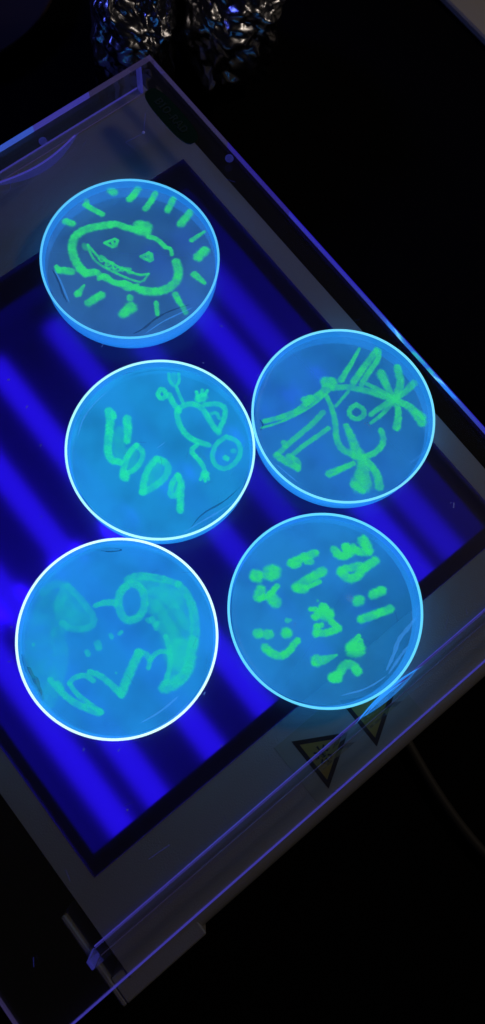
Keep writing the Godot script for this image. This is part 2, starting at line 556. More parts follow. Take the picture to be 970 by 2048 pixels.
func cover() -> void:
	var at := Vector3(0.032, Y0, -0.11)
	var o := thing("acrylic_cover", "clear acrylic shield lying over the light box, its edges glowing violet", "cover", at)
	var off := -at
	var x0 := -0.126; var x1 := 0.189; var z0 := -0.281; var z1 := 0.0617
	var lo := Y0 + 0.0184
	var hi := Y0 + 0.022
	part(o, "top_sheet", sheet(Vector3(x0, lo, z0), Vector3(x1, hi, z1)), mats.clear_acrylic, off)
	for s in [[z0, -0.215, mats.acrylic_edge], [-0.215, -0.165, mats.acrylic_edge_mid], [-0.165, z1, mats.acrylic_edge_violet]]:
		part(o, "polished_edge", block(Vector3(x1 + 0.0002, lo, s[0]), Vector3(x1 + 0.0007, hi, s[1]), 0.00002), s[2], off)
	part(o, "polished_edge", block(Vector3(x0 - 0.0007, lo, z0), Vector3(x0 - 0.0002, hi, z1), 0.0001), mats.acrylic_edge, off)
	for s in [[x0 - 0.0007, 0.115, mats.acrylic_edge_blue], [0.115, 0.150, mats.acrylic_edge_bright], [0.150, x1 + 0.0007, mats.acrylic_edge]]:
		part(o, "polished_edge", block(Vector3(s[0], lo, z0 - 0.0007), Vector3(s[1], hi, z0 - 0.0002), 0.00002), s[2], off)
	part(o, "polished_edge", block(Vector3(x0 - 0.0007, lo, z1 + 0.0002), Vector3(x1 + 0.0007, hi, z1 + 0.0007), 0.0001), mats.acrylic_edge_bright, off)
	# two acrylic strips on which it stands, one at the back and one at the front
	for s in [[-0.285, -0.281], [0.0482, 0.0522]]:
		var strip := part(o, "support_strip", sheet(Vector3(-0.0915, Y0 - 0.0003, s[0]), Vector3(0.182, lo - 0.0002, s[1])), mats.clear_acrylic, off)
		part(strip, "lower_edge", block(Vector3(-0.0915, Y0 - 0.0003, s[0] - 0.0006), Vector3(0.182, Y0 + 0.0006, s[0] - 0.0001), 0.0001), mats.acrylic_edge_bright)
		part(strip, "lower_edge", block(Vector3(-0.0915, Y0 - 0.0003, s[1] + 0.0001), Vector3(0.182, Y0 + 0.0003, s[1] + 0.0004), 0.0001), mats.acrylic_edge)
		part(strip, "cut_end", block(Vector3(-0.0932, Y0 - 0.0003, s[0]), Vector3(-0.0917, lo - 0.0004, s[1]), 0.0003), mats.acrylic_corner)
		part(strip, "cut_end", block(Vector3(0.1822, Y0 - 0.0003, s[0]), Vector3(0.1837, lo - 0.0004, s[1]), 0.0003), mats.acrylic_corner)
	# reflection of the lowest dish in the front strip, painted as glowing lines
	var mirror_arc := part(o, "dish_reflection", bow_line(0.0755, 0.0467, 0.021, 0.0022, 0.00055), mats.reflection_glow, off)
	part(mirror_arc, "reflection_streak", bow_line(0.0735, 0.0478, 0.013, 0.0009, 0.0004), mats.reflection_glow)
	# finger recess in the back edge
	var st := begin()
	var outer := []
	var inner := []
	var n := 24
	for k in n + 1:
		var t := float(k) / n
		var bow := sin(PI * t)
		outer.append(Vector3(lerpf(0.078, 0.132, t), hi + 0.0004, -0.2645 + 0.0085 * bow))
		inner.append(Vector3(lerpf(0.082, 0.129, t), hi + 0.0004, -0.2642 + 0.0035 * bow))
	for k in n:
		quad(st, outer[k], outer[k + 1], inner[k + 1], inner[k], Vector3.UP)
	var recess := part(o, "finger_recess", finish(st), mats.acrylic_film, off)
	part(recess, "recess_lip", tube(inner, 0.00045, 8), mats.acrylic_edge_bright)
	# clear bumpers stuck to the sheet
	for p in [Vector3(0.114, hi, -0.271), Vector3(0.184, hi, -0.207)]:
		part(o, "clear_bumper", lathe([Vector2(0.0022, 0), Vector2(0.0021, 0.0006), Vector2(0.0014, 0.0011), Vector2(0.0, 0.0012)], false, false, 20), mats.acrylic_film, off + p)
	# a glint painted as a pale glowing block, and scratches
	part(o, "painted_glint", block(Vector3(-0.0007, 0, -0.0007), Vector3(0.0007, 0.0012, 0.0007), 0.0005), mats.lint, off + Vector3(0.158, hi, -0.245))
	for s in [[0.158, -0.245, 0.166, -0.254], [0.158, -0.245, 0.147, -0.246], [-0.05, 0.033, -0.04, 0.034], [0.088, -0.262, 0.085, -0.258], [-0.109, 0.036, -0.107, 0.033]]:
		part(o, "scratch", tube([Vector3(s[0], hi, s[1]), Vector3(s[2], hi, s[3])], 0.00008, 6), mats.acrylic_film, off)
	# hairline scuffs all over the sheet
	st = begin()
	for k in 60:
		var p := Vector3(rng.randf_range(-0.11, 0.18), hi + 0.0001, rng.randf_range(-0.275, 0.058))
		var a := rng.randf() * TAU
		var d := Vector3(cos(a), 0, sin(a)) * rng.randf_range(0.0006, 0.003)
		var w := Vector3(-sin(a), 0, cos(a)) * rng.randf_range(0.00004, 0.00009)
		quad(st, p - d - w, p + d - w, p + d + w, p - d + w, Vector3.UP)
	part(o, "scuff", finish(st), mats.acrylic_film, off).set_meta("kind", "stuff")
	# name badge
	var b := Vector3(0.1755, hi, -0.2445)
	st = begin()
	var rim := []
	for k in 48:
		var a := TAU * k / 48.0
		var d := Vector2(cos(a), sin(a))
		rim.append(Vector3(0.0056 * signf(d.x) * pow(absf(d.x), 0.6), 0, 0.0195 * signf(d.y) * pow(absf(d.y), 0.75)))
	for k in 48:
		var p0: Vector3 = rim[k]
		var p1: Vector3 = rim[(k + 1) % 48]
		quad(st, p0, p1, p1 + Vector3(0, 0.0008, 0), p0 + Vector3(0, 0.0008, 0), p0 + p1)
		tri(st, Vector3(0, 0.0008, 0), p0 + Vector3(0, 0.0008, 0), p1 + Vector3(0, 0.0008, 0), Vector3.UP)
	var badge := part(o, "badge", finish(st), mats.badge_green, off + b)
	var tm := TextMesh.new()
	var font := SystemFont.new()
	font.font_names = PackedStringArray(["Droid Sans"])
	font.font_weight = 700
	tm.font = font
	tm.text = "BIO-RAD"
	tm.font_size = 32
	tm.pixel_size = 0.00019
	tm.depth = 0.0002
	var letters := part(badge, "lettering", tm, mats.badge_letters, Vector3(0, 0.001, 0))
	letters.basis = Basis(Vector3(0, 0, 1), Vector3(1, 0, 0), Vector3(0, 1, 0))

# a narrow wrinkle: a ridge of triangular section along a line (mm)
func ruck(s: Array) -> ArrayMesh:
	var st := begin()
	var pts: Array[Vector3] = []
	for i in range(2, s.size(), 2):
		pts.append(Vector3(s[i], 0.0, s[i + 1]) * 0.001)
	for turn in 2:
		var soft: Array[Vector3] = [pts[0]]
		for i in pts.size() - 1:
			soft.append(pts[i].lerp(pts[i + 1], 0.25))
			soft.append(pts[i].lerp(pts[i + 1], 0.75))
		soft.append(pts[-1])
		pts = soft
	var n := pts.size()
	var rows := []
	for i in n:
		var d := (pts[mini(i + 1, n - 1)] - pts[maxi(i - 1, 0)]).normalized()
		var side := Vector3(-d.z, 0, d.x)
		var w: float = s[1] * 0.0005 * (0.15 + 0.85 * sin(PI * i / (n - 1.0))) * (0.8 + 0.5 * noise.get_noise_1d(i * 40.0 + s[2]))
		rows.append([pts[i] - side * w + Vector3(0, 0.00005, 0), pts[i] + Vector3(0, 0.00015 + w * 0.5, 0), pts[i] + side * w + Vector3(0, 0.00005, 0)])
	for i in n - 1:
		for k in 2:
			quad(st, rows[i][k], rows[i + 1][k], rows[i + 1][k + 1], rows[i][k + 1], Vector3.UP)
	return finish(st)

func dishes() -> void:
	# place, what is drawn, agar glow, bacteria glow, rim glow
	var kinds := [
		["petri dish with a glowing green smiling sun ringed by short rays", 0.11258, -0.19704, [0.040, 0.185, 0.48], [0.030, 0.72, 0.22], [0.10, 0.62, 1.1]],
		["petri dish with a green stick figure beside a column of looped letters", 0.06320, -0.10744, [0.016, 0.44, 0.95], [0.016, 0.78, 0.46], [0.50, 1.15, 1.2]],
		["petri dish with two green palm trees leaning over a zigzag shore", 0.14377, -0.06684, [0.022, 0.26, 0.72], [0.026, 0.64, 0.26], [0.20, 0.85, 1.15]],
		["petri dish with a faint pair of goggles above a jagged green line", -0.00586, -0.04876, [0.018, 0.39, 1.0], [0.014, 0.60, 0.50], [0.85, 1.3, 1.3]],
		["petri dish with nine small green doodle faces in rows", 0.07561, 0.0, [0.022, 0.335, 0.84], [0.026, 0.74, 0.23], [0.14, 0.80, 1.2]],
	]
	var mottled := noise_texture(128, 0.03, 4, 0.84, 1.08, 21)
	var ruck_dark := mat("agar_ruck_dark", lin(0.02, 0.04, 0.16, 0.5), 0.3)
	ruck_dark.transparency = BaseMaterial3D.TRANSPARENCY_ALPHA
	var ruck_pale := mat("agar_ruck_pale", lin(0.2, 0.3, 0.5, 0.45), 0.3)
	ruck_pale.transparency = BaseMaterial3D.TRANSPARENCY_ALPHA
	glow(ruck_pale, 0.05, 0.30, 0.85)  # highlight of the folds, put in as a pale glowing copy
	# kind (0 dark, 1 pale), width in mm, then points in mm
	var folds := [folds_0(), folds_1(), folds_2(), folds_3(), folds_4()]
	var drawings := [drawing_0(), drawing_1(), drawing_2(), drawing_3(), drawing_4()]
	# which way ultraviolet falls off under each dish, painted into the agar opacity
	var glow_falloff: Array[Vector2] = [Vector2(0.32, -0.40), Vector2(0.05, 0.1), Vector2(0.40, -0.05), Vector2(-0.1, 0.05), Vector2(0.2, 0.62)]
	for i in 5:
		var k: Array = kinds[i]
		var o := thing("glowing_petri_dish", k[0], "petri dish", Vector3(k[1], Y0 + 0.0003, k[2]), "fluorescent petri dishes on the light box")
		var g: Array = k[3]
		var b: Array = k[4]
		var r: Array = k[5]
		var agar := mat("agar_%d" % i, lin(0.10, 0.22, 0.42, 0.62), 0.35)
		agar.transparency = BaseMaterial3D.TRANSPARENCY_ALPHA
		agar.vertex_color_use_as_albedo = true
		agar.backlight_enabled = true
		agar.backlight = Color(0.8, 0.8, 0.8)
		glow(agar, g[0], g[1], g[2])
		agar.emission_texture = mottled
		var bacteria := mat("bacteria_%d" % i, Color(0.16, 0.5, 0.36, 1.0), 0.5)
		bacteria.transparency = BaseMaterial3D.TRANSPARENCY_ALPHA
		bacteria.vertex_color_use_as_albedo = true
		glow(bacteria, b[0], b[1], b[2])
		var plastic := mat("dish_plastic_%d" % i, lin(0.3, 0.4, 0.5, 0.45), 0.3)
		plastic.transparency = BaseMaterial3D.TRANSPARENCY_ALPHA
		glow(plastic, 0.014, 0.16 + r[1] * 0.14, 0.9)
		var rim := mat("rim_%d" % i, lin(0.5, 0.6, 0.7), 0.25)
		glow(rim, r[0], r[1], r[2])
		# parts
		var R := DISH_RADIUS
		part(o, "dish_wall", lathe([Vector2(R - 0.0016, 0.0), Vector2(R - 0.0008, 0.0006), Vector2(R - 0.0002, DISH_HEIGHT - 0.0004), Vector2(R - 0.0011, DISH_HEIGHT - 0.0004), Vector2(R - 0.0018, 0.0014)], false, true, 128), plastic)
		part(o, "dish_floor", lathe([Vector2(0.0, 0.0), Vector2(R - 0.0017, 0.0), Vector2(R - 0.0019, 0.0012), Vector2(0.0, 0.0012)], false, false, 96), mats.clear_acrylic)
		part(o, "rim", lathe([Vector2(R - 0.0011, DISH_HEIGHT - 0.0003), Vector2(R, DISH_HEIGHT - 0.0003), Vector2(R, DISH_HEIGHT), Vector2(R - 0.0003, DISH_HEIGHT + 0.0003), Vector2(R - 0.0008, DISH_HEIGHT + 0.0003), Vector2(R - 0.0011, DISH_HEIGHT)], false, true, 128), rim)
		var a := AGAR_TOP
		var inside := R - 0.0022
		part(o, "agar", lathe([Vector2(0.0, 0.0016), Vector2(inside, 0.0017), Vector2(inside + 0.0003, a + 0.0012), Vector2(inside - 0.0006, a + 0.0007), Vector2(inside - 0.0018, a + 0.0002), Vector2(inside - 0.0035, a), Vector2(0.036, a), Vector2(0.03, a), Vector2(0.024, a), Vector2(0.018, a), Vector2(0.012, a), Vector2(0.006, a), Vector2(0.0, a)], false, false, 128, glow_falloff[i]), agar)
		# rucks where the agar has come away from the wall
		for fold: Array in folds[i]:
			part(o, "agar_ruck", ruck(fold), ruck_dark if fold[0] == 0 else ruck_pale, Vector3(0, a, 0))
		var seen := 0
		for s in drawings[i]:
			seen += 1
			part(o, "bacteria_smear", smear(s, seen + i * 100), bacteria, Vector3(0, a, 0))

func foil_lump(size: Vector3, at_seed: int, square: float) -> ArrayMesh:
	var n := FastNoiseLite.new()
	n.seed = at_seed
	n.frequency = 1.0
	n.noise_type = FastNoiseLite.TYPE_CELLULAR
	n.cellular_return_type = FastNoiseLite.RETURN_DISTANCE2_SUB
	var m := FastNoiseLite.new()
	m.seed = at_seed + 5
	m.frequency = 1.0
	var rows := 60
	var cols := 84
	var st := SurfaceTool.new()
	st.begin(Mesh.PRIMITIVE_TRIANGLES)
	var jitter := RandomNumberGenerator.new()
	jitter.seed = at_seed
	var grid := []
	for i in rows + 1:
		var ring := []
		var v := -PI / 2 + PI * i / rows
		for j in cols:
			var u := TAU * (j + 0.5 * (i % 2)) / cols
			var d := Vector3(cos(v) * cos(u), sin(v), cos(v) * sin(u))
			var s := Vector3(signf(d.x) * pow(absf(d.x), square), signf(d.y) * pow(absf(d.y), square), signf(d.z) * pow(absf(d.z), square))
			var q := s * size
			var crumple := n.get_noise_3dv(d * Vector3(2.6, 2.6, 1.6)) * 0.14 + m.get_noise_3dv(d * 2.0) * 0.18 + absf(m.get_noise_3dv(d * 5.0)) * 0.10 + jitter.randf_range(-0.012, 0.012) + n.get_noise_3dv(d * Vector3(7.0, 7.0, 4.0)) * 0.03
			q *= 0.92 + crumple
			ring.append(q)
		grid.append(ring)
	for i in rows:
		for j in cols:
			var a: Vector3 = grid[i][j]
			var b: Vector3 = grid[i][(j + 1) % cols]
			var c: Vector3 = grid[i + 1][(j + 1) % cols]
			var d2: Vector3 = grid[i + 1][j]
			var out := (a + b + c + d2)
			if a.distance_squared_to(b) > 1e-12:
				tri(st, a, b, c, out)
			if c.distance_squared_to(d2) > 1e-12:
				tri(st, a, c, d2, out)
	return finish(st)

func foil() -> void:
	var m := mat("aluminium_foil", lin(0.5, 0.5, 0.54), 0.26, 1.0)
	var a := thing("foil_bundle", "crumpled foil bundle catching blue light behind the box's corner", "foil", Vector3(0.222, 0.0, -0.345), "foil bundles behind the light box")
	var s := part(a, "foil_wrap", foil_lump(Vector3(0.031, 0.053, 0.058), 4, 0.7), m, Vector3(0, 0.051, 0))
	s.rotation.y = -0.66
	var b := thing("foil_bundle", "wider dark crumpled foil bundle to the right of the blue-lit one", "foil", Vector3(0.283, 0.0, -0.330), "foil bundles behind the light box")
	s = part(b, "foil_wrap", foil_lump(Vector3(0.040, 0.044, 0.056), 9, 0.8), m, Vector3(0, 0.042, 0))
	s.rotation.y = -0.5

func clutter() -> void:
	# cable that leaves the front of the box
	var pts := []
	for k in 20:
		var t := k / 19.0
		pts.append(Vector3(0.083 - 0.012 * sin(PI * t * 0.9) + 0.02 * t * t, 0.0032, 0.078 + 0.16 * t))
	var o := part(self, "power_cable", tube(pts, 0.0032, 14), mat("cable_sheath", lin(0.05, 0.045, 0.04), 0.6))
	o.set_meta("label", "dim grey cable on the bench in front of the light box")
	o.set_meta("category", "cable")
	# pale board at the far right corner
	o = part(self, "beige_board", block(Vector3(0.437, 0.0, -0.62), Vector3(0.74, 0.006, 0.05), 0.0012), mat("board", lin(0.86, 0.80, 0.62), 0.7))
	o.set_meta("label", "pale beige board lying at the top right corner of the bench")
	o.set_meta("category", "board")
	# brown round tray at the far left
	o = part(self, "round_tray", lathe([Vector2(0, 0.0), Vector2(0.075, 0.0), Vector2(0.083, 0.010), Vector2(0.081, 0.0105), Vector2(0.074, 0.0025), Vector2(0.0, 0.0022)], false, false, 64), mat("tray_plastic", lin(0.05, 0.024, 0.008), 0.75), Vector3(0.165, 0.0, -0.495))
	o.set_meta("label", "dark brown round tray on the bench beyond the light box")
	o.set_meta("category", "tray")
	# lint and dust on the filter glass
	var st := begin()
	for k in 70:
		var p := Vector3(rng.randf_range(-0.06, 0.165), Y0 + 0.0002, rng.randf_range(-0.21, 0.018))
		var long := rng.randf_range(0.0002, 0.0007) * (2.2 if k % 9 == 0 else 1.0)
		var a := rng.randf() * TAU
		var d := Vector3(cos(a), 0, sin(a)) * long
		var s := Vector3(-sin(a), 0, cos(a)) * rng.randf_range(0.00012, 0.00035)
		quad(st, p - d - s, p + d - s, p + d + s, p - d + s, Vector3.UP)
	o = part(self, "dust", finish(st), mats.lint)
	o.set_meta("label", "pale lint and dust specks scattered on the filter glass")
	o.set_meta("category", "dust")
	o.set_meta("kind", "stuff")

func folds_0() -> Array:
	return [[0, 1.39, -33.9, -20.7, -35.3, -13.1, -37.9, -6.4, -38.7, -1.4], [1, 1.19, -33.1, -20.1, -34.7, -11.9, -36.7, -5.5, -37.9, -0.7], [0, 1.39, -22.9, 32.2, -17.3, 33.3, -8.7, 32.1, -0.5, 33.3, 9.5, 36.5], [1, 0.89, -17.9, 35.7, -7.6, 35.7, -0.6, 36.8, 9.6, 38.8], [0, 0.99, 14.4, -41.4, 16.1, -41.3]]

func folds_1() -> Array:
	return [[0, 0.99, -11.8, 38.6, -6.6, 36.9, -0.9, 36.7, 4.8, 37.8, 11.4, 38.2, 20.6, 36.9], [1, 0.99, -16.1, 38.4, -6.9, 39.2, 2, 40.5, 12.7, 41.2], [0, 0.79, 1.2, -41.3, 10.8, -40.7, 19.7, -37.4, 28.2, -31.9, 33.6, -25.6], [1, 0.99, -27.2, -30.2, -19.6, -36.4, -9.9, -39.6, -2, -40.3], [1, 0.59, -0.6, -2.5, 4.4, -2.5], [0, 0.69, -40.4, -17, -44.2, -8.4, -45.7, -0.6]]

func folds_2() -> Array:
	return [[0, 1.19, -32.7, -24.3, -32.8, -21, -36, -19.5], [1, 0.69, 11.1, 38.4, 18, 38.4, 24.1, 38.4], [1, 0.79, -41.2, -2.9, -39.7, 4.8, -38.3, 12.5], [1, 0.79, -20.8, -35.7, -12.8, -40.6, -0.7, -44]]

func folds_3() -> Array:
	return [[0, 1.06, 15.8, -39.2, 20.4, -34.2, 26.7, -30.6, 21.6, -35.7, 15.8, -39.2], [0, 4.26, -38.2, -20.9, -40.2, -12.5, -40.5, -5.4, -42.5, 1.6], [1, 1.28, -14.8, 36.1, -5.1, 37.8, 5.2, 37.4], [1, 1.06, -13, 41.8, -2.2, 43.8, 7.8, 42.1]]

func folds_4() -> Array:
	return [[1, 2.7, 4.6, 39, 12.2, 35.7, 18.4, 31.8, 25.2, 30.9, 31.4, 29.4], [1, 1.66, 4.4, 40.7, 15, 37.9, 20, 36.9], [0, 1.04, 39, -21.9, 41, -22.2], [0, 1.04, 44.4, 9.1, 46.3, 8.9], [1, 1.04, -18.9, 34.4, -7.8, 39.6, 3, 40.8]]


# drawings: each smear is its width at both ends (mm), its density, then points x, z (mm) from the middle of the dish
func drawing_0() -> Array:
	return [
		[4.2, 4.2, 1, -21.9, -8.8, -22.4, -14.3, -21.2, -20.7, -17.1, -27.2, -12.5, -29.7, -6.9, -29.3, -1, -26.8, 4.7, -23.8],
		[3.6, 3.6, 1, 4.7, -23.8, 7.6, -22.5, 9.7, -18.2, 12.1, -15.2, 14.6, -12.4],
		[5.9, 5.9, 1, 16.2, -14.5, 18.7, -11.7],
		[5.3, 5.3, 1, 14.5, -12.2, 16.6, -9.5],
		[2.5, 2.5, 1, 16.1, -6.5, 18.5, -3.6, 19.2, -0.1, 19.3, 3.3],
		[2.1, 2.1, 0.9, 19.3, 3.3, 21.1, 6.1, 19.4, 8.7],
		[4.4, 4.4, 1, 18.5, 13.5, 16.4, 18.5, 12.4, 22.1, 8, 23.1, 2.8, 22.1, -1.7, 19.5, -5.2, 15.6],
		[3.5, 3.5, 1, -4.8, 15.9, -7.4, 11.6, -9.9, 7.2],
		[3.1, 3.1, 1, -9.9, 7.2, -13.2, 4.7, -14.9, 0.8, -16.7, -2.7, -17, -5.9],
		[3.9, 3.9, 1, -22.9, -12.7, -21.5, -8.5, -18.3, -6.8],
		[2.5, 2.5, 0.9, -18.3, -2.4, -14.4, -2.4, -14.3, 3.5, -11.6, 6.9, -10.5, 11.4, -5.4, 12.3],
		[1.5, 1.5, 1, -4, -17.1, 3.5, -15.2, -1.7, -11.3, -4, -17.1],
		[1.7, 1.7, 0.9, -0.6, -14.9, -0.8, -13.8],
		[1.6, 1.6, 1, 6, 0.4, 12.1, 1, 8.8, 6.6, 6, 0.4],
		[2.5, 2.5, 0.7, 9.3, 2.1, 9, 3.4],
		[1.3, 1.3, 0.85, -11.5, -21.3, -11.5, -17.8, -11.4, -14.1, -11, -10.5, -8.6, -7.6, -6.6, -1.7, -3.8, 3.3, -1, 8.3, 3.2, 10.5],
		[1.2, 1.2, 0.75, -11.5, -21.3, -13.3, -17, -14.1, -12.1, -12.9, -7.1, -10.6, -1.5, -8, 3.8, -5.3, 8.8, -2.2, 12.5, 3.2, 10.5],
		[2.7, 2.7, 0.35, -13.2, -22.1, -13.4, -20],
		[0.9, 0.9, 0.8, -11.7, -12.1, -12, -9.1, -9.8, -9.1, -10.8, -5.4, -8.1, -5.5, -9.2, -1.6, -6.4, -1.8, -7.1, 1.5, -4.6, 1.3, -4.9, 4.5, -2.7, 5.3],
		[1.7, 1.7, 0.6, -10, -11.9, -9.3, -9.9, -9.4, -7, -7.5, -5.3],
		[1.2, 1.2, 0.6, -11.1, -6.8, -11.7, -3.8, -9.1, -3.8, -9.6, -0.7, -7.3, 0.4, -5.1, -0.5],
		[1.9, 1.9, 0.7, -4.5, 1.1, -2.8, 2.9],
		[3, 3, 1, 1.2, -40.8, 2.8, -36.3, 4.9, -31.1],
		[2.5, 2.5, 0.8, 3, -42.5, 1.7, -38.9],
		[3.6, 3.6, 1, -12.6, -39, -10.6, -35.8],
		[4.3, 4.3, 0.75, 16.7, -39.7, 17.5, -37.9],
		[3.8, 3.8, 1, 28.7, -32.1, 24.1, -30.3, 21.4, -29.8],
		[3.2, 3.2, 0.95, 34.4, -24.7, 30, -22.2, 24.6, -20.4],
		[3.6, 3.6, 0.9, 39.6, -16.3, 33.4, -12.8],
		[4.1, 4.1, 0.95, 41.8, -4.9, 33.9, -2.3],
		[1.5, 2.6, 0.85, 41.1, 8.5, 32.6, 8.5],
		[4.9, 4.9, 1, 34.2, 17.4, 29.2, 18.1],
		[3.8, 2.3, 0.95, 21.6, 24.8, 22.7, 31.4],
		[3.5, 2.7, 0.95, 6.8, 28, 5.7, 33.7],
		[2.7, 2.7, 0.5, 5.7, 35.1, 4.9, 39.1],
		[2.5, 2.1, 0.9, -3.7, 25.9, -7, 31.2],
		[3.3, 3.3, 0.9, -12.3, 15.5, -12.6, 16.1],
		[6.2, 4.5, 1, -15.5, 20.2, -20.6, 20.9],
		[4.1, 4.1, 1, -22.9, 5.8, -30.5, 5.4],
		[1.2, 3.9, 1, -26.5, -3.9, -31.7, -2],
		[3.9, 3.9, 1, -31.5, -18.4, -27, -14.1],
		[2.5, 2.5, 0.9, -31.4, -20.6, -31.8, -18]]

func drawing_1() -> Array:
	return [
		[4.3, 3.5, 1, -7.6, -31.4, -9, -28.2, -13.9, -22.6, -18.2, -18.1, -20.9, -14.2, -21.3, -10.2, -18.9, -7.7],
		[2.6, 2.6, 0.95, -6.5, -29.5, -7.4, -27.6],
		[4.2, 3.4, 0.95, -3.1, -23.1, -6.2, -18, -9.7, -14.1],
		[5.9, 5.9, 0.28, -10, -19.6, -14.7, -14, -16.7, -9],
		[2.7, 3.3, 0.85, -7.5, -9.5, -12.6, -8.7, -17.5, -5.7, -21.1, -2],
		[4.5, 4.5, 0.95, -21.2, -1, -21.4, -0.1],
		[2.7, 2.7, 0.7, -20.2, -1.3, -15.4, -0.1, -10, -1.8, -6.9, -5.3, -7.5, -9.5],
		[5.9, 5.9, 0.3, -11.6, -7.6, -15.3, -2.7],
		[3.1, 3.5, 0.75, -4.1, 1.8, -10, 3, -14.8, 6.1, -19.3, 11],
		[3.3, 3.3, 0.7, -19.3, 11, -14.2, 12.1, -8, 12.1, -2.6, 9.8, -1.6, 5.3, -4.1, 1.8],
		[7.8, 7.8, 0.3, -6.4, 4.2, -11.9, 9.1],
		[2.7, 2.7, 0.75, -1.3, 14.5, -5.7, 15.8, -10.5, 20.4, -7.6, 22.4, -3.6, 19.4],
		[2.9, 3.5, 0.95, -1.1, 14.6, -2.2, 19.2, -6.5, 23.6, -10.7, 28.8],
		[3.9, 3.9, 0.35, -4.8, 17.2, -7.5, 20.3],
		[2.4, 2.4, 0.6, 29.2, 13.4, 23, 13.2, 17.2, 17.3, 16.1, 22.7, 18.8, 26.4, 25.4, 26.6, 30.6, 23.7, 32.3, 18.4, 29.2, 13.4],
		[2.8, 2.8, 0.7, 22.3, 21.6, 22.5, 22.3],
		[2.4, 2.4, 0.4, 27.3, 21.1, 27.9, 21.6],
		[2.8, 2.8, 0.85, 19.1, -11.9, 16.4, -8.6, 14.5, -2.7, 14.9, 3.6, 17.5, 8, 19.8, 11.6],
		[2.8, 2.8, 0.75, 20.3, -12.1, 24, -11.6, 27.4, -9.4, 29.2, -5.2, 28.4, 0.7, 27.4, 6.6, 27.7, 9.7],
		[2.8, 2.8, 0.85, 20.7, -20.8, 19.7, -16.2, 19.5, -11],
		[2.4, 2.4, 0.9, 19.3, -25.6, 16.3, -24.3, 16.3, -21.1, 19.3, -21, 20.5, -23.9, 19.3, -25.6],
		[1.8, 1.8, 0.65, 23.5, -12.9, 24.7, -17.8, 25.9, -21.3],
		[1.6, 1.6, 0.6, 27.4, -29.5, 25.2, -26.3, 25.4, -22, 29.2, -23.2, 31.4, -26.8],
		[3, 3, 0.3, 29, -27.5, 26.9, -25],
		[2.6, 2.6, 0.75, 31.2, -6.1, 36.8, -2.6, 38.5, 1.7, 34.2, 5.8, 28.6, 8.6],
		[1.8, 1.8, 0.5, 29.8, -0.7, 33.5, 0.5, 32.6, 3.9],
		[4.4, 4.4, 0.9, 31.1, -10.1, 33.2, -9.5],
		[1.8, 1.8, 0.8, 31.3, -11.4, 32.3, -13.7],
		[1.8, 1.8, 0.8, 33.2, -10.6, 35.1, -12.7],
		[1.8, 1.8, 0.8, 34.2, -9.9, 36.9, -11],
		[2.4, 2.4, 0.85, 15.7, 8, 11.2, 8.4, 11.5, 13.9, 11.5, 18.1, 10, 21.2],
		[3.6, 3.6, 0.85, 9.2, 21.6, 9.6, 22.4],
		[1.8, 1.8, 0.85, 8.5, 21.8, 6.3, 22.7],
		[1.6, 1.6, 0.85, 9.3, 22.4, 7.4, 24.8],
		[1.6, 1.6, 0.85, 9.9, 22.6, 9.3, 25]]

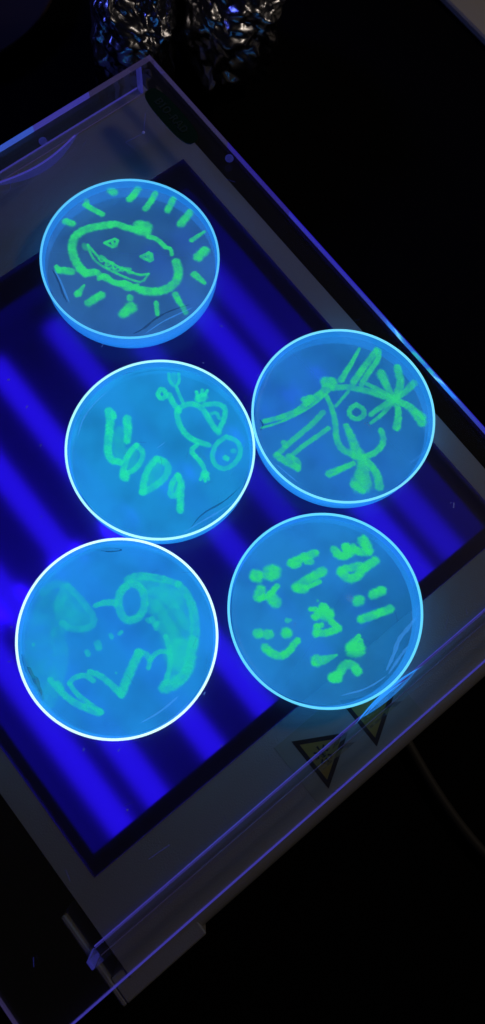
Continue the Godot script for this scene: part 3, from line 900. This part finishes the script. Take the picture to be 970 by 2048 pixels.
func drawing_2() -> Array:
	return [
		[2.4, 3.5, 0.85, -31.4, -22, -23.2, -18.4, -14.5, -15.8, -8.6, -16.7],
		[3.7, 3.7, 0.9, -8.6, -16.7, -3.9, -16.1, 0.8, -16, 5.3, -17.3],
		[3.1, 3.1, 0.85, -8.8, -18.9, -5.3, -17.6],
		[1.2, 1.2, 0.8, -34.7, -20.2, -25.8, -16.8, -14.6, -14.4, -5.1, -13.7, 2.9, -14.5, 7.3, -14.8],
		[5.6, 5.6, 0.95, 5.9, -19.3, 8.1, -17.4],
		[2.9, 3.5, 0.75, 6.5, -14.7, 11.6, -11.9, 16.2, -7, 21.1, -0.8, 25.9, 7.1],
		[1.5, 3.3, 0.95, 31.2, -22.8, 23.3, -19.3, 17.9, -17.4, 12.7, -15.5],
		[2.9, 3.6, 0.95, 38, -17, 29.6, -14.5, 23.2, -12.8, 17.1, -10.8],
		[3.1, 2.7, 0.9, 38.2, -15.7, 34.5, -12.2, 27.5, -10.5, 19.3, -7.4],
		[2.7, 4.8, 0.85, 27.2, 7.4, 29, 0.4, 31, -5.5],
		[3.6, 4, 0.9, 28.5, 8.4, 35.8, 4.2, 39.7, -3],
		[2.5, 3.8, 0.9, 28.5, 8.8, 34.8, 9.1, 40.9, 8.2],
		[3.1, 5, 0.95, 27.9, 10, 30.8, 16.1, 30.9, 21.9, 30.3, 25.9],
		[3.1, 3.1, 0.9, 31.7, 19.8, 32.8, 24.7],
		[2.7, 4.1, 0.95, 26.9, 9.5, 24.7, 15.1, 18.5, 20.3],
		[3.1, 2.5, 0.75, 26.1, 8.6, 19.5, 7.6, 12.5, 7.5],
		[2.7, 1.7, 0.75, 25.5, 9.2, 16.5, 11.1, 9.8, 10.9],
		[3.1, 2.1, 0.7, 26.2, 6.2, 24, -1, 21.5, -6],
		[1.6, 1.6, 0.75, 11.7, -8.6, 1.5, -6.5],
		[2.5, 2.5, 0.8, 10.2, -0.9, 5.9, -1.2, 3.6, 1.7, 5, 5.2, 9.2, 6, 11.7, 3.3, 10.2, -0.9],
		[2.4, 3.5, 0.8, 1.3, -13.4, -0.7, -6.5, -4.3, 0.3, -9.7, 6.9, -10.7, 12.5, -8.2, 17.7],
		[3.1, 5.7, 0.9, -1.1, 4.7, -3, 11.4, -6.5, 19.4],
		[3.1, 2.9, 0.95, -5.1, 22.2, 2.1, 24.1, 8.5, 22.3, 11.1, 16.9],
		[2.6, 3.8, 0.95, -10.9, 21.3, -17, 19.9, -23.7, 18.1],
		[5, 10.1, 0.85, -7.5, 24.6, -14.1, 31.3],
		[3.4, 4.4, 0.95, -4.7, 25.4, -5.2, 32.4, -8.5, 38],
		[5.1, 5.1, 0.5, -5, 19.9, -7, 23.7],
		[3, 3, 0.9, -18.2, 29.5, -16.5, 34.7],
		[2.8, 2.8, 0.75, -5.7, -7.9, -13, -6.5, -21.4, -6.2, -29.7, -5.7, -36.9, -4.9],
		[2.4, 2.4, 0.75, -8.8, 0.1, -16.6, -0.1, -24.5, -0.6, -31.7, -0.1],
		[3.4, 3.4, 0.85, -37.9, -4.9, -36.4, 0.8, -33.9, 5.7],
		[3, 3, 0.85, -33.6, -0.7, -31.5, 4, -34.1, 6.8],
		[2.8, 2.8, 0.7, -31, -7.6, -31.5, -5.7]]

func drawing_3() -> Array:
	return [
		[4.4, 4.4, 0.2, -4.8, -34, -10.3, -30.6, -15, -25.3, -16.4, -18.8],
		[6, 12, 0.26, -5.3, -31.9, -7.8, -24.8, -8.4, -18.8],
		[9, 9, 0.2, -10.3, -28.1, -12.1, -20.5, -8.6, -15.1],
		[3, 3, 0.34, -4.1, -32.9, -2.7, -23.3, -3.1, -13.9, -6.2, -11.3, -10.3, -12.9, -14.6, -16.3, -16, -21],
		[12.8, 12.8, 0.17, -15, -31.8, -25.1, -24.4, -33.7, -14.9, -36.3, -2],
		[6.9, 6.9, 0.2, -20.5, -18.2, -25.9, -7.3, -34.8, -0.8, -41.5, 3.6],
		[4, 4, 0.2, -14.4, -37.8, -9.9, -38.1, -6.4, -36],
		[2.2, 3.4, 0.75, 0.3, -18.1, 4.8, -16.6, 8.3, -13.5],
		[3.6, 3.6, 0.85, 19.2, -16.4, 13.5, -16.7, 9, -12.7, 6.9, -6.9, 7.6, -3.5, 12, -1.3, 17.3, -3.3, 21.1, -8.6, 21.4, -13.1, 19.2, -16.4],
		[4.1, 3.1, 0.75, 19.2, -18.3, 23.6, -17.2, 28.5, -12.7, 33.2, -7.2, 36, -2.4],
		[3.4, 4.7, 0.7, 36, -2.4, 36.4, 3.8, 34.6, 10.4, 30.5, 17.3, 25.1, 23.2],
		[4.4, 5.6, 0.95, 25.5, 22.3, 19.1, 27.9, 14.4, 31.7, 8, 32.2, 3, 30.5],
		[6.1, 9.1, 0.42, 24.1, -13.6, 28.1, -5.4, 30.4, 1.6],
		[9.1, 13.1, 0.42, 24.2, -4.6, 25.4, 5.5, 23, 16.4, 17.3, 24.7],
		[7, 9, 0.42, 21.3, -1.6, 20.2, 6.5, 18.7, 14.3, 14.8, 22.6],
		[6.1, 6.1, 0.35, 30.9, -5.8, 32.1, 4.3, 28.3, 14.2],
		[11, 6, 0.6, 18.5, 21.8, 13.7, 26.8, 8, 29.8],
		[2.2, 2.2, 0.6, 15.1, 1.8, 15.4, 2.9],
		[2.4, 2.4, 0.6, 16.9, 2.6, 16.2, 5.9],
		[2.2, 2.2, 0.6, 17.5, 5.7, 15.6, 7.2],
		[2.4, 2.4, 0.75, 16.9, 12.8, 14.8, 18.8, 10.7, 24.4, 4.1, 29.1],
		[2.2, 2.2, 0.85, 13.6, 19.2, 11.9, 17.3, 8.7, 15.8, 4.8, 17.1, 2.4, 19.1],
		[4.3, 4, 0.95, 2.9, 11.4, -3.2, 14.3, -9.5, 18, -13.9, 20.6],
		[2.8, 2.8, 0.85, 2.6, 10.6, 5.1, 13.1, 5.1, 16.1],
		[3.1, 2.6, 0.85, -14.2, 20.9, -15.1, 13.7, -16.8, 7.7, -19.1, 4.3],
		[2.4, 2.4, 0.75, -20.2, 8.4, -21.4, 4, -25.9, 1.9, -29, 2.6],
		[2.1, 2.5, 0.8, -29.3, 3, -29.4, 8.4, -27.9, 14.6, -25.6, 21.6],
		[2.5, 3.3, 0.85, -34.9, -4, -34, 4.8, -32.4, 10.9, -29.6, 16, -26.4, 21.1],
		[2.3, 2.3, 0.6, -33.1, -0.7, -33, 2.5],
		[2.4, 2.4, 0.55, -14.9, -3.6, -15.1, -2.5],
		[3.4, 3.4, 0.6, -9, -3.7, -9.7, -2],
		[2, 2, 0.6, -2.1, -3, -2.4, -2],
		[1.8, 1.8, 0.6, 1.3, -1.1, 2.4, -1.2],
		[1, 1, 0.5, -10.3, 11.8, -10.3, 12.1],
		[1.4, 1.4, 0.5, -31.6, -21.2, -31.7, -21]]

func drawing_4() -> Array:
	return [
		[6.1, 6.1, 1, -14.7, -32.1, -14.4, -31.6],
		[7.3, 7.3, 1, -8.5, -28.8, -7.3, -28.4],
		[4.8, 4.8, 1, -17.2, -25.6, -19.9, -23.5],
		[2.8, 2.8, 1, -20, -22.6, -15.3, -21.2, -10, -22.2],
		[5.4, 5.4, 1, -15.4, -19.8, -15.4, -16.9],
		[4.1, 4.1, 1, 2.1, -26.4, 6.4, -25.4],
		[2.9, 2.9, 0.95, 2, -24.7, 4.2, -23.8],
		[3.9, 3.9, 1, 8.6, -25, 13.9, -23.2],
		[3.5, 3.5, 0.95, 8.6, -22.7, 9.7, -21.5],
		[4.5, 4.5, 1, -3.4, -16.2, 2.4, -15.5, 11.2, -14.3],
		[4.1, 4.1, 1, -3.1, -15.3, -0.9, -13.2],
		[2.2, 2.2, 0.9, -0.3, -13.1, 6.9, -11.4],
		[3.9, 4.3, 1, 22.2, -18.8, 21.9, -15.3, 25.3, -12.6, 27.7, -15.9],
		[3.7, 3.7, 1, 27.2, -16.7, 27.1, -12.4],
		[3.9, 3.9, 1, 29.7, -14.2, 30.6, -10.8, 34.1, -7.9],
		[5.6, 4.1, 1, 36, -13.3, 35, -8],
		[4.3, 4.3, 1, 17.8, -8.8, 18.7, -3.3, 23.2, -2.3, 27.5, -3.5, 33.9, -2.7],
		[3.7, 3.7, 1, 18.5, -9.3, 23.5, -7, 27.1, -5.2],
		[4.9, 4.9, 1, 14.9, 6.7, 16, 6.9],
		[4.5, 4.5, 1, 22.6, 8.8, 27.1, 10],
		[3.9, 3.9, 1, 10.7, 14, 17.6, 16.6, 24.7, 19],
		[2.2, 2.2, 0.9, -4.7, -4.3, -2.6, -2.7],
		[3.6, 4.4, 1, -5.3, -0.2, 0.4, -0.6, 0.6, 3.4],
		[6.7, 6.7, 1, -1.2, 1, -0.4, 2.1],
		[3.6, 3.6, 1, 0.5, -1.7, 1.1, -0.8],
		[1.2, 1.2, 0.5, 0.5, -5.3, 0.4, -5.1],
		[3.6, 3.6, 1, -10.1, 5.9, -7.8, 4.1],
		[3.4, 3.4, 1, -9.7, 5.9, -5.8, 9, -0.2, 10.7],
		[3.2, 3.2, 1, -0.9, 6.5, -0.3, 10.4],
		[2.4, 2.4, 0.9, -7.8, 3.4, -5.4, 4.6],
		[4.4, 4.4, 1, -31.1, -10.9, -30.5, -10.4],
		[4.4, 4.4, 1, -27.6, -7.7, -27.1, -7.3],
		[4.8, 4.8, 1, -20.7, -2.9, -20.1, -2.4],
		[2.6, 1.4, 0.6, -16.5, -6.8, -15.2, -6.1],
		[4, 3.2, 1, -32.4, -3.7, -31.7, 0.4, -29.5, 3.7, -25.2, 4.6, -20.6, 3.2, -18.8, 3.2],
		[5.4, 1.2, 1, -17.7, 15.5, -14.8, 17.4, -8.9, 19.3],
		[2.4, 4, 1, 4.6, 19.3, -1.6, 20.3],
		[7.2, 7.2, 1, -1.1, 22.1, 0.2, 23.4],
		[3, 3, 1, 3.8, 21.4, 3, 22.7],
		[4.4, 3.8, 1, -16.6, 26.1, -13.4, 26.4, -9.2, 24.9, -6.1, 26.4, -5.5, 30.3],
		[4.4, 4.4, 1, -16.8, 25.8, -15, 27.4],
		[4.2, 4.2, 1, -6.2, 30, -6.1, 31]]
